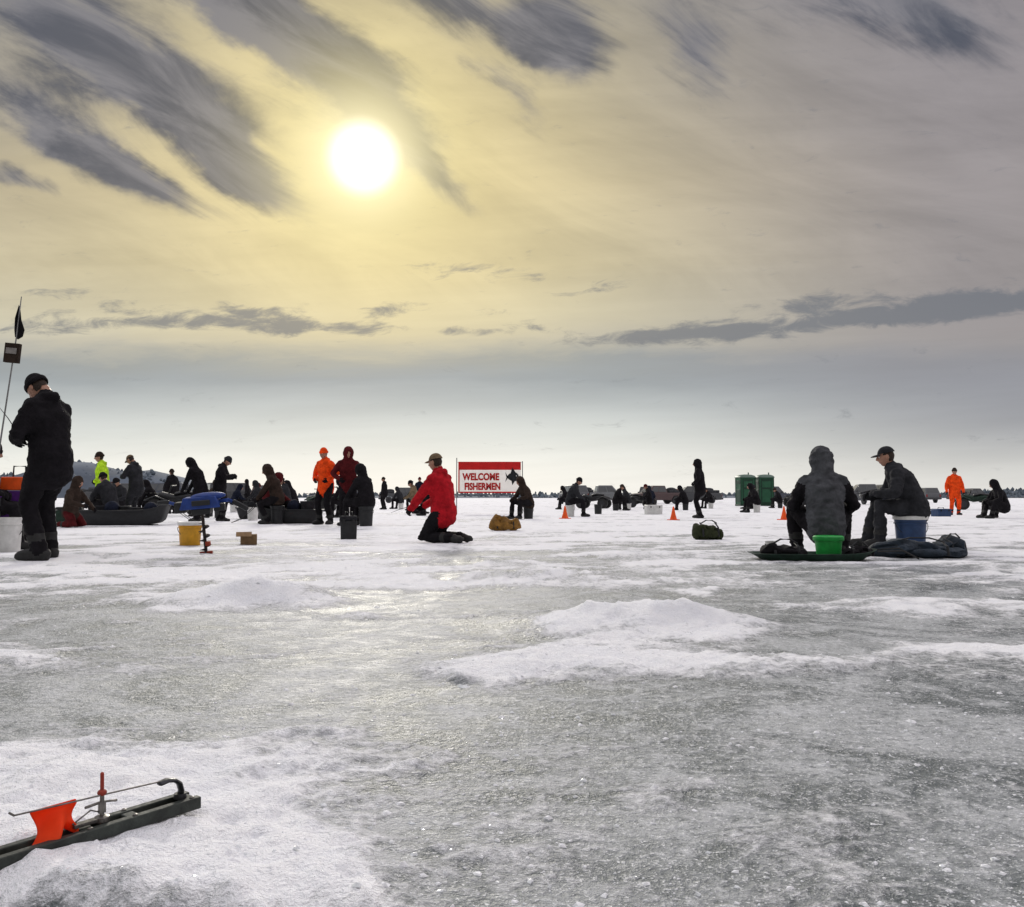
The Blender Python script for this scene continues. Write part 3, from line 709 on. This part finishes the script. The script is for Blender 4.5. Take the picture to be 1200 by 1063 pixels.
# ------------------------------------------------------------------ banner
def translucent(mm,f=.4):
    b=mm.node_tree.nodes['Principled BSDF']; nt=mm.node_tree
    tr=nt.nodes.new('ShaderNodeBsdfTranslucent'); mix=nt.nodes.new('ShaderNodeMixShader'); mix.inputs[0].default_value=f
    o=nt.nodes['Material Output']; nt.links.new(b.outputs[0],mix.inputs[1]); nt.links.new(tr.outputs[0],mix.inputs[2])
    nt.links.new(b.inputs['Base Color'].links[0].from_socket,tr.inputs['Color']); nt.links.new(mix.outputs[0],o.inputs['Surface'])
def banner():
    y=34; e=empty('welcome_banner',(-.86,y,gz(-.86,y)),0)
    w,h,zb=2.40,1.20,.80
    g=G()
    for sx in(-1,1): g.tube([(sx*(w/2+.06),0,0),(sx*(w/2+.06),0,2.15 if sx<0 else 2.02)],.018,10,rnd=False)
    for sx in(-1,1):
        for zz in(zb+.03,zb+h-.03): g.tube([(sx*(w/2-.02),-.012,zz),(sx*(w/2+.06),-.02,zz)],.006,6)
    g.obj('poles',[METAL],e)
    def sheet(x0,x1,z0,z1,off,m,name):
        n=24;vs=[];fs=[]
        for i in range(n+1):
            for j in range(7):
                xx=x0+(x1-x0)*i/n; zz=z0+(z1-z0)*j/6
                vs.append((xx,.02*math.sin(xx*4.2+zz*1.3)-off,zz))
        for i in range(n):
            for j in range(6): k=i*7+j; fs.append((k,k+7,k+8,k+1))
        q=G(); q.add(vs,fs); q.obj(name,[m],e)
    white=simple('banner_white',(.85,.83,.81),.6,.06,.1,5); red=simple('banner_red',(.60,.02,.02),.6,.1,.1,5)
    translucent(white); translucent(red)
    sheet(-w/2,w/2,zb,zb+h,0,white,'sheet'); sheet(-w/2,w/2,zb+h*.74,zb+h,.006,red,'red_strip'); sheet(-w/2,w/2,zb,zb+h*.045,.006,red,'red_border')
    sheet(-w/2,-w/2+.05,zb,zb+h*.74,.007,red,'side_border')
    def text(s,x,z,size,m,sx=1,th=.02):
        c=bpy.data.curves.new('lettering','FONT'); c.body=s; c.size=size; c.align_x='CENTER'; c.extrude=.002; c.offset=th*size/.3; c.materials.append(m)
        o=bpy.data.objects.new('lettering',c); COL.objects.link(o); o.parent=e; o.location=(x,-.034,z); o.rotation_euler=(R(90),0,0); o.scale=(sx,1,1)
    text('WELCOME',-.33,zb+.50,.36,red,.80,.014); text('FISHERMEN',-.27,zb+.13,.36,red,.76,.014)
    # stand-in mark: plain fish silhouette
    g=G(); pts=[]
    for i in range(24):
        t=2*math.pi*i/24; pts.append((.90+.22*math.cos(t),-.036,zb+.62+.17*math.sin(t)*(1+.2*math.cos(t))))
    g.add(pts,[tuple(range(24))]); g.add([(.72,-.036,zb+.60),(.60,-.036,zb+.80),(.65,-.036,zb+.60),(.60,-.036,zb+.42)],[(0,1,2,3)])
    g.add([(.80,-.037,zb+.74),(1.04,-.037,zb+.73),(.87,-.037,zb+.98)],[(0,1,2)]); g.add([(.84,-.037,zb+.50),(1.0,-.037,zb+.50),(.87,-.037,zb+.30)],[(0,1,2)])
    g.ell((1.03,-.038,zb+.66),(.02,.004,.02),1,8,6)
    g.obj('fish_mark',[C_CHAR,PLWHITE],e,smooth=False)
banner()

# ------------------------------------------------------------------ portable toilets
def toilet(x,y,rz):
    e=empty('portable_toilet',(x,y,gz(x,y)),rz)
    grn=simple('toilet_green',(.02,.10,.05),.5,.2,.1,3); dgr=simple('toilet_dark',(.010,.045,.025),.5,.2,.1,3)
    g=G(); g.box((0,0,.06),(1.18,1.18,.12),1); g.box((0,0,1.1),(1.08,1.08,1.98),0)
    for sx in(-1,1):
        for sy in(-1,1): g.box((sx*.53,sy*.53,1.1),(.08,.08,1.98),1)
        g.box((sx*.545,0,.75),(.03,.8,.9),1); g.box((sx*.545,0,1.75),(.03,.8,.25),1)
    g.box((0,-.552,1.08),(.78,.035,1.86),1); g.box((0,-.575,.75),(.62,.02,.95),0); g.box((0,-.575,1.6),(.62,.02,.45),0); g.box((.3,-.60,1.15),(.06,.04,.16),1)
    g.obj('cabin',[grn,dgr],e,bevel=.015)
    g=G(); rs=[]
    for k,z in((.60,2.09),(.60,2.14),(.52,2.24),(.36,2.31),(.1,2.34)): rs.append([(sx*k,sy*k,z) for sx,sy in((-1,-1),(0,-1.02),(1,-1),(1.02,0),(1,1),(0,1.02),(-1,1),(-1.02,0))])
    g.rings(rs); g.tube([(.4,.4,2.1),(.4,.4,2.5)],.05,8,rnd=False); g.obj('roof',[simple('toilet_roof',(.10,.16,.13),.5,.1,.1,3)],e)
toilet(17.35,66,.1); toilet(18.85,66.2,-.05)

# ------------------------------------------------------------------ vehicles
def wheel(g,x,y,r,w=.24):
    rot=Matrix.Rotation(R(90),3,'X')
    g.lathe([(r*.55,-w/2),(r*.9,-w/2),(r,-w*.36),(r,w*.36),(r*.9,w/2),(r*.55,w/2)],(x,y,r),24,0,rot)
    g.lathe([(r*.56,-w/2-.006),(r*.5,-w/2+.02)],(x,y,r),16,1,rot); g.lathe([(r*.5,w/2-.02),(r*.56,w/2+.006)],(x,y,r),16,1,rot)
def vehicle(kind,x,y,rz,paint):
    e=empty({'truck':'pickup_truck','suv':'parked_suv','van':'parked_van'}[kind],(x,y,gz(x,y)-.01),rz)
    L=5.4 if kind=='truck' else 4.8; W=1.9; r=.38; hb=1.08
    def arc(cx): return [(cx+.47*math.cos(t),r+.47*math.sin(t)) for t in [math.pi*j/8 for j in range(9)]]
    fx,rx=L/2-.95,-L/2+1.05
    prof=[(L/2,.42),(L/2+.03,.62),(L/2-.02,.92),(L/2-.15,1.0),(L/2-1.25,hb)]
    prof+= [(-L/2+.05,hb+.02),(-L/2,.95),(-L/2,.42)]
    prof+= list(reversed(arc(rx)))+list(reversed(arc(fx)))
    g=G()
    g.rings([[(a,-W/2,z) for a,z in prof],[(a,W/2,z) for a,z in prof]],0)
    g.obj('body',[paint],e,bevel=.05)
    g=G()
    if kind=='truck': b0,b1,t0,t1=-.75,1.35,-.55,.75
    elif kind=='suv': b0,b1,t0,t1=-L/2+.08,1.25,-L/2+.35,.55
    else: b0,b1,t0,t1=-L/2+.04,1.75,-L/2+.12,1.05
    ht=1.78 if kind!='van' else 2.05; z0=hb-.01; w0,w1=W/2-.05,W/2-.22
    vs=[(b0,-w0,z0),(b1,-w0,z0),(b1,w0,z0),(b0,w0,z0),(t0,-w1,ht),(t1,-w1,ht),(t1,w1,ht),(t0,w1,ht)]
    g.add(vs,[(3,2,1,0),(4,5,6,7),(0,1,5,4),(1,2,6,5),(2,3,7,6),(3,0,4,7)]); g.obj('cabin',[paint],e,bevel=.05)
    V=[Vector(v) for v in vs]; q=G()
    def pane(a,b,c,d,u0,u1,v0,v1):
        A,B,C_,D=V[a],V[b],V[c],V[d]
        pt=lambda u,v:(A.lerp(B,u)).lerp(D.lerp(C_,u),v)
        ps=[pt(u0,v0),pt(u1,v0),pt(u1,v1),pt(u0,v1)]; nn=(ps[1]-ps[0]).cross(ps[3]-ps[0]).normalized()*.012
        q.add([tuple(p_+nn) for p_ in ps],[(0,1,2,3)])
    cuts=[(.06,.48),(.52,.90)] if kind=='truck' else [(.05,.30),(.33,.60),(.63,.90)]
    for u0,u1 in cuts: pane(0,1,5,4,u0,u1,.14,.86); pane(2,3,7,6,1-u1,1-u0,.14,.86)
    pane(1,2,6,5,.08,.92,.1,.9); pane(3,0,4,7,.1,.9,.2,.85)
    q.obj('windows',[GLASS],e,smooth=False)
    g=G()
    for a in(fx,rx):
        for s_ in(-1,1): wheel(g,a,s_*(W/2-.13),r)
    g.obj('wheels',[FRUB,DMETAL],e)
    g=G(); g.box((L/2+.05,0,.5),(.14,W*.98,.2),0); g.box((-L/2-.05,0,.52),(.14,W*.98,.18),0); g.box((L/2+.02,0,.78),(.04,.95,.2),0)
    for s_ in(-1,1):
        g.box((L/2+.02,s_*.72,.78),(.05,.34,.18),1); g.box((-L/2-.01,s_*.82,.85),(.04,.16,.3),2); g.box((b1-.35,s_*(W/2+.08),1.18),(.1,.18,.18),0)
    g.obj('trim',[FRUB,LAMP,REDL],e,bevel=.015)
    if kind=='truck':
        g=G(); g.box((-1.75,0,hb+.12),(1.5,1.4,.36)); g.ell((-1.5,.2,hb+.34),(.5,.4,.2)); g.obj('bed_load',[C_GREY],e,bevel=.05)
P1=simple('paint_black',(.08,.083,.09),.5,.1,0,spec=.4); P2=simple('paint_grey',(.13,.135,.145),.5,.1,0,metal=.1); P3=simple('paint_maroon',(.10,.065,.065),.5,.1,0,spec=.4); P4=simple('paint_blue',(.07,.08,.105),.5,.1,0,spec=.4); P5=simple('paint_silver',(.20,.21,.22),.5,.1,0,metal=.1)  # far vehicle paints, distance haze mixed into the base colours
for k,x,y,rz,pt in (('suv',5.9,85,100,P2),('truck',8.6,84,5,P5),('truck',18.4,90,178,P1),('suv',14.7,96,80,P1),('truck',30.4,76,170,P2),('suv',33.2,80,95,P1),('truck',26.6,92,15,P4),
  ('van',-27,86,30,P1),('suv',-23.5,84,100,P3),('truck',-31.5,72,5,P1),('suv',-27.8,70,170,P4),('truck',-37,82,-10,P2),('truck',-12.5,102,8,P1),('suv',-17.5,98,95,P4),
  ('truck',58,112,5,P1),('suv',49,106,95,P2),('suv',22,118,10,P3),('suv',-33.5,100,10,P1),('truck',-45,96,10,P4),('van',39,108,170,P2),('truck',14,86,200,P3)):
    vehicle(k,x,y,R(rz),pt)
def atv(x,y,rz,m):
    e=empty('atv',(x,y,gz(x,y)),rz); g=G()
    for a in(.62,-.62):
        for s_ in(-1,1): wheel(g,a,s_*.42,.29,.24)
    g.obj('wheels',[RUBBER,DMETAL],e)
    g=G(); g.tube([(-.85,0,.55),(-.4,0,.62),(.1,0,.55),(.5,0,.66),(.85,0,.55)],[(.2,.1),(.24,.16),(.16,.16),(.22,.16),(.2,.08)],12,side=(0,1,0))
    for a in(.62,-.62):
        for s_ in(-1,1): g.tube([(a-.34,s_*.42,.52),(a,s_*.42,.66),(a+.34,s_*.42,.52)],[(.13,.03)]*3,10,side=(0,1,0))
    g.obj('bodywork',[m],e)
    g=G(); g.tube([(-.55,0,.76),(-.2,0,.80),(.05,0,.74)],[(.16,.06)]*3,10,side=(0,1,0)); g.tube([(.3,0,.7),(.2,0,1.0)],.03,8); g.tube([(.12,-.38,1.02),(.22,0,1.0),(.12,.38,1.02)],.018,8)
    for a in(.75,-.75):
        for k in range(4): g.tube([(a-.2+k*.13,-.4,.76),(a-.2+k*.13,.4,.76)],.012,6)
    g.obj('seat_bars_racks',[PLBLACK],e)
for x,y,rz,m in ((-6.9,34,20,PLDGREEN),(4.6,50,160,PLBLACK),(-9.0,42,90,PLBLACK),(7.9,55,10,PLBLACK),(-14.5,38,30,PLBLACK),(-11.3,30,190,PLBLACK),(20,62,20,PLBLACK),(23.5,45,160,PLDGREEN)):
    atv(x,y,R(rz),m)

# ------------------------------------------------------------------ foreground tip-up
def tipup():
    cx,cy=-.740,1.545; ang=math.atan2(.27,.22)   # board direction
    zt=gz(cx,cy)-.007
    e=empty('ice_fishing_tip_up',(cx,cy,zt),ang); e.rotation_euler=(0,R(-1.0),ang)
    wood=simple('painted_wood_dark',(.030,.036,.031),.6,.7,.7,28,bdist=.004); wood2=simple('worn_wood',(.10,.085,.06),.7,.6,.6,40,bdist=.004)
    steel=simple('dull_steel',(.16,.15,.14),.4,.4,.2,60,metal=.8); rust=simple('rust_red',(.28,.035,.02),.6,.4,.2,60)
    flag=simple('flag_orange',(.95,.085,.01),.6,.06,.15,30,bdist=.002)
    g=G(); Lb,La=.36,.215
    g.box(((La-Lb)/2,-.020,.010),(La+Lb,.016,.022),0); g.box(((La-Lb)/2,.020,.010),(La+Lb,.016,.022),0)
    g.box(((La-Lb)/2,0,.002),(La+Lb-.01,.024,.010),1)
    PX=.040
    for a in(La-.015,-Lb+.015,PX-.03,PX+.05): g.box((a,0,.0135),(.022,.023,.011),0)
    g.obj('board',[wood,wood2],e,bevel=.002)
    g=G()
    for a in(La-.015,PX-.03,PX+.05,-.16):
        for s_ in(-1,1): g.lathe([(.0045,.0205),(.0045,.0225),(.002,.0238)],(a,s_*.020,0),10)
    g.tube([(PX,0,-.10),(PX,0,.066)],.0038,8); g.obj('spindle_and_screws',[steel],e)
    g=G(); g.tube([(PX,0,.066),(PX,0,.102)],.0034,8); g.ell((PX,0,.070),(.008,.008,.006)); g.obj('trip_rod',[rust],e)
    g=G(); g.lathe([(.013,.021),(.013,.029),(.008,.031)],(PX,0,0),14); g.box((PX,.0,.045),(.012,.006,.02)); g.tube([(PX-.028,0,.052),(PX,0,.054),(PX+.025,0,.050)],.0026,6)
    g.box((PX-.03,0,.026),(.04,.014,.006)); g.tube([(PX-.05,0,.03),(PX-.02,.0,.045),(PX,0,.036)],.0018,6); g.obj('bearing',[steel],e,bevel=.001)
    g=G() # curved metal bracket at far end
    g.tube([(.188,0,.018),(.190,0,.034),(.186,0,.048),(.176,0,.056),(.162,0,.059),(.148,0,.057)],[(.010,.0042)]*6,8,side=(0,1,0)); g.lathe([(.012,.020),(.011,.029)],(.188,0,0),12); g.obj('spring_bracket',[DMETAL],e,bevel=0)
    g=G(); pts=[(.155,0,.060),(.09,-.002,.064),(PX,-.004,.067),(-.03,-.004,.070),(-.105,-.002,.073)]
    g.tube(pts,.0015,6); g.tube([(-.105,-.002,.073),(-.112,-.002,.079)],.0018,6); g.obj('flag_wire',[steel],e)
    g=G(); n=20;vs=[];fs=[]
    for i in range(n+1):
        for j in range(n+1):
            u,v=i/n,j/n
            a=-.080+.066*u+.016*math.sin(v*3.2)*(.8)+.010*math.sin(v*7+1)*(u-.2) ; z=.072-.062*v-.012*math.sin(u*5+.5)*v+.004*math.sin(u*11)*v
            vs.append((a,-.003+.018*math.sin(u*7+v*2.6)*v+.008*math.sin(v*6),z))
    for i in range(n):
        for j in range(n): k=i*(n+1)+j; fs.append((k,k+1,k+n+2,k+n+1))
    g.add(vs,fs); o=g.obj('flag',[flag],e); so=o.modifiers.new('s','SOLIDIFY'); so.thickness=.0012
    translucent(flag)
tipup()

# ------------------------------------------------------------------ sky (world)
SUN_AZ,SUN_EL=R(-9.7),R(21.0)
sd=Vector((math.sin(SUN_AZ)*math.cos(SUN_EL),math.cos(SUN_AZ)*math.cos(SUN_EL),math.sin(SUN_EL)))
w=bpy.data.worlds.new('World'); scene.world=w; w.use_nodes=True
try:
    w.cycles.sampling_method='MANUAL'; w.cycles.sample_map_resolution=256
except Exception: pass
nt=w.node_tree; N,L=nt.nodes,nt.links; N.clear()
tc=N.new('ShaderNodeTexCoord'); D=tc.outputs['Generated']
def M(op,a,b=None,c=None,clamp=False):
    n=N.new('ShaderNodeMath'); n.operation=op; n.use_clamp=clamp
    for k,v in enumerate((a,b,c)):
        if v is None: continue
        if isinstance(v,(int,float)): n.inputs[k].default_value=v
        else: L.new(v,n.inputs[k])
    return n.outputs[0]
def MR(v,a,b,c=0,d=1):
    n=N.new('ShaderNodeMapRange'); n.interpolation_type='SMOOTHSTEP'
    for k,x in zip(('From Min','From Max','To Min','To Max'),(a,b,c,d)): n.inputs[k].default_value=x
    L.new(v,n.inputs['Value']); return n.outputs[0]
def MIX(f,a,b):
    n=N.new('ShaderNodeMix'); n.data_type='RGBA'; n.clamp_factor=True
    if isinstance(f,(int,float)): n.inputs[0].default_value=f
    else: L.new(f,n.inputs[0])
    for k,v in ((6,a),(7,b)):
        if isinstance(v,tuple): n.inputs[k].default_value=v
        else: L.new(v,n.inputs[k])
    return n.outputs[2]
def SCL(c,f):
    n=N.new('ShaderNodeVectorMath'); n.operation='SCALE'
    if isinstance(c,tuple): n.inputs[0].default_value=c[:3]
    else: L.new(c,n.inputs[0])
    L.new(f,n.inputs['Scale']); return n.outputs[0]
sp=N.new('ShaderNodeSeparateXYZ'); L.new(D,sp.inputs[0])
yy=M('MAXIMUM',M('ABSOLUTE',sp.outputs[1]),.15)
U=M('DIVIDE',sp.outputs[0],yy); V=M('MAXIMUM',M('DIVIDE',sp.outputs[2],yy),0.0)
cb=N.new('ShaderNodeCombineXYZ'); L.new(U,cb.inputs[0]); L.new(V,cb.inputs[1]); UV=cb.outputs[0]
def NZ(rot,sx,sy,det=6,ro=.6,off=(0,0),dist=0.0,vec=None):
    mp=N.new('ShaderNodeMapping'); mp.vector_type='POINT'
    r=N.new('ShaderNodeMapping'); r.inputs['Rotation'].default_value=(0,0,R(rot)); L.new(vec or UV,r.inputs['Vector'])
    L.new(r.outputs[0],mp.inputs['Vector']); mp.inputs['Scale'].default_value=(sx,sy,1); mp.inputs['Location'].default_value=(off[0],off[1],0)
    n=N.new('ShaderNodeTexNoise'); n.inputs['Scale'].default_value=1; n.inputs['Detail'].default_value=det; n.inputs['Roughness'].default_value=ro; n.inputs['Distortion'].default_value=dist
    L.new(mp.outputs[0],n.inputs['Vector']); return n
wn=NZ(0,6,9,5,.6)
ws=N.new('ShaderNodeVectorMath'); ws.operation='SUBTRACT'; L.new(wn.outputs['Color'],ws.inputs[0]); ws.inputs[1].default_value=(.5,.5,.5)
wm=N.new('ShaderNodeVectorMath'); wm.operation='MULTIPLY'; L.new(ws.outputs[0],wm.inputs[0]); wm.inputs[1].default_value=(.09,.065,0)
wa=N.new('ShaderNodeVectorMath'); wa.operation='ADD'; L.new(UV,wa.inputs[0]); L.new(wm.outputs[0],wa.inputs[1]); WUV=wa.outputs[0]
def streaks(lst,vec):
    tot=None
    for u,v,l,wd,ang,amp in lst:
        mp=N.new('ShaderNodeMapping'); mp.vector_type='TEXTURE'; mp.inputs['Location'].default_value=(u,v,0); mp.inputs['Rotation'].default_value=(0,0,R(ang)); mp.inputs['Scale'].default_value=(l,wd,1)
        L.new(vec,mp.inputs['Vector'])
        ln=N.new('ShaderNodeVectorMath'); ln.operation='LENGTH'; L.new(mp.outputs[0],ln.inputs[0])
        f=MR(ln.outputs['Value'],0,1.9,amp,0)
        tot=f if tot is None else M('ADD',tot,f)
    return tot
hi=[(-.46,.505,.18,.044,-30,1.25),(-.53,.425,.11,.036,-33,1.1),(-.43,.368,.10,.016,-22,.85),(-.305,.368,.09,.020,-30,1.05),(-.235,.515,.14,.042,-34,1.05),(-.33,.580,.13,.032,-28,1.15),
    (-.10,.375,.07,.016,-36,.75),(.055,.53,.06,.046,-48,1.25),(.215,.515,.06,.032,-50,1.0),(.475,.56,.10,.030,-20,.95),(-.57,.362,.05,.014,-25,.95),(.0,.46,.09,.018,-42,.75),(-.15,.45,.08,.022,-42,.7),(-.36,.44,.10,.020,-34,.7),(-.06,.57,.10,.028,-30,.85),
    (-.38,.53,.34,.13,-25,.28),(.12,.61,.45,.06,-8,.40)]
lo=[(-.52,.194,.07,.009,0,.85),(-.40,.198,.06,.009,0,.8),(-.30,.199,.06,.013,0,1.0),(-.24,.193,.05,.009,0,.8),(-.135,.213,.05,.008,4,.8),(-.17,.190,.04,.008,0,.8),(-.06,.190,.04,.006,0,.75),(.01,.191,.04,.006,0,.7),
    (-.03,.256,.09,.010,-3,.65),(.16,.184,.08,.010,4,.9),(.25,.194,.09,.012,8,.95),(.35,.225,.07,.009,6,.95),(.45,.212,.10,.013,5,1.05),(.55,.228,.09,.010,4,1.05),(.40,.200,.15,.010,6,.85),(.56,.212,.06,.010,4,.9),(-.5,.235,.05,.006,0,.6),(.09,.235,.05,.006,10,.55),(-.45,.215,.20,.010,0,.5)]
w2=N.new('ShaderNodeVectorMath'); w2.operation='MULTIPLY'; L.new(ws.outputs[0],w2.inputs[0]); w2.inputs[1].default_value=(.08,.028,0)
w3=N.new('ShaderNodeVectorMath'); w3.operation='ADD'; L.new(UV,w3.inputs[0]); L.new(w2.outputs[0],w3.inputs[1])
fh=streaks(hi,WUV); fl=streaks(lo,w3.outputs[0])
nh=NZ(31,4.2,17,8,.62,(2.2,.7),.6).outputs['Fac']; nl=NZ(-3,18,60,6,.70,(5,2),.5).outputs['Fac']
dh=MR(M('ADD',fh,M('MULTIPLY',M('SUBTRACT',nh,.5),1.9)),.24,1.10)
dh=M('MULTIPLY',dh,MR(V,.20,.28))
dl=MR(M('ADD',fl,M('MULTIPLY',M('SUBTRACT',nl,.5),3.2)),.28,1.25)
mot2=NZ(-3,2.5,30,5,.6,(1,9),.2).outputs['Fac']
Vp=M('ADD',V,M('MULTIPLY',M('SUBTRACT',NZ(-2,3,14,6,.65,(4,4),.3).outputs['Fac'],.5),MR(V,.09,.15,0,.06)))
ramp=N.new('ShaderNodeValToRGB'); L.new(M('DIVIDE',Vp,.6),ramp.inputs[0]); cr=ramp.color_ramp
stops=[(0,(245,245,240)),(.035,(240,241,236)),(.07,(218,222,219)),(.105,(186,192,193)),(.135,(158,165,169)),(.155,(152,158,161)),(.178,(190,186,173)),(.205,(206,199,176)),(.27,(200,189,160)),(.36,(188,176,150)),(.46,(164,157,145)),(.6,(138,137,140))]
while len(cr.elements)<len(stops): cr.elements.new(.5)
for el,(ps,c) in zip(cr.elements,stops): el.position=ps/.6; el.color=lin(*c)
col=ramp.outputs[0]
right=M('MULTIPLY',MR(U,.0,.55),MR(V,.10,.2,.25,.9))
col=MIX(right,col,lin(150,144,147))
rb=M('MULTIPLY',MR(U,.10,.6),MR(V,.0,.10)); rb=M('MULTIPLY',rb,MR(V,.19,.13)); col=MIX(M('MULTIPLY',rb,.75),col,lin(146,146,154))
dt=N.new('ShaderNodeVectorMath'); dt.operation='DOT_PRODUCT'; L.new(D,dt.inputs[0]); dt.inputs[1].default_value=sd
rr=M('ARCCOSINE',M('MINIMUM',dt.outputs['Value'],.999999))
def ga(s): return M('EXPONENT',M('MULTIPLY',M('POWER',M('DIVIDE',rr,s),2),-1))
vhigh=MR(Vp,.13,.19)
col=MIX(M('MULTIPLY',M('MULTIPLY',ga(.25),vhigh),.78),col,lin(242,222,154))
mot=NZ(18,3,10,6,.62,(7,3),.6).outputs['Fac']; mm=MR(mot,.25,.75,.86,1.11)
vh2=MR(V,.18,.26); mm=M('ADD',M('MULTIPLY',vh2,M('SUBTRACT',mm,1.0)),1.0); col=SCL(col,mm)
col=SCL(col,MR(mot2,.3,.7,.96,1.04))
cc=MIX(MR(nh,.38,.62),lin(126,125,131),lin(78,82,94))
col=MIX(M('MULTIPLY',dh,.94),col,cc)
col=MIX(M('MULTIPLY',dl,.80),col,lin(110,114,122))
col=MIX(M('MULTIPLY',ga(.088),.88),col,lin(255,240,172))
disc=M('ADD',MR(rr,.046,.014,0,1.0),M('MULTIPLY',ga(.046),.35))
ds=SCL((1,.98,.90),disc)
ad=N.new('ShaderNodeVectorMath'); ad.operation='ADD'; L.new(col,ad.inputs[0]); L.new(ds,ad.inputs[1])
# unseen overhead sky boosted to light the ground, rear sky dimmed to darken figures
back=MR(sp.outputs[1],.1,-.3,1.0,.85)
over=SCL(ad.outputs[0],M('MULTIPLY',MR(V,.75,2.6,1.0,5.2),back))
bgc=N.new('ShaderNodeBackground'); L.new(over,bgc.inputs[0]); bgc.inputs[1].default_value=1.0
sky=N.new('ShaderNodeTexSky'); sky.sky_type='NISHITA'; sky.sun_disc=False; sky.sun_elevation=SUN_EL; sky.sun_rotation=SUN_AZ
bgs=N.new('ShaderNodeBackground'); L.new(sky.outputs[0],bgs.inputs[0]); bgs.inputs[1].default_value=.07
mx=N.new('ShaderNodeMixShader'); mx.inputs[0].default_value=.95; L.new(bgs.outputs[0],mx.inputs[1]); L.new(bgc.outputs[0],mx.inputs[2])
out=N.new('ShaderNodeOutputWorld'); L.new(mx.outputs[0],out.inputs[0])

ld=bpy.data.lights.new('sun','SUN'); ld.energy=1.5; ld.angle=R(10); ld.color=(1,.95,.86)
lo_=bpy.data.objects.new('sun',ld); COL.objects.link(lo_); lo_.rotation_euler=sd.to_track_quat('Z','Y').to_euler(); lo_.location=(0,0,20)

# ------------------------------------------------------------------ camera
cd=bpy.data.cameras.new('camera'); cam=bpy.data.objects.new('camera',cd); COL.objects.link(cam)
cd.sensor_width=36; cd.lens=36*1039/1200; cd.clip_start=.05; cd.clip_end=8000
cam.location=(0,0,.62+.01); cam.rotation_euler=(R(90+2.84),0,0)
scene.camera=cam
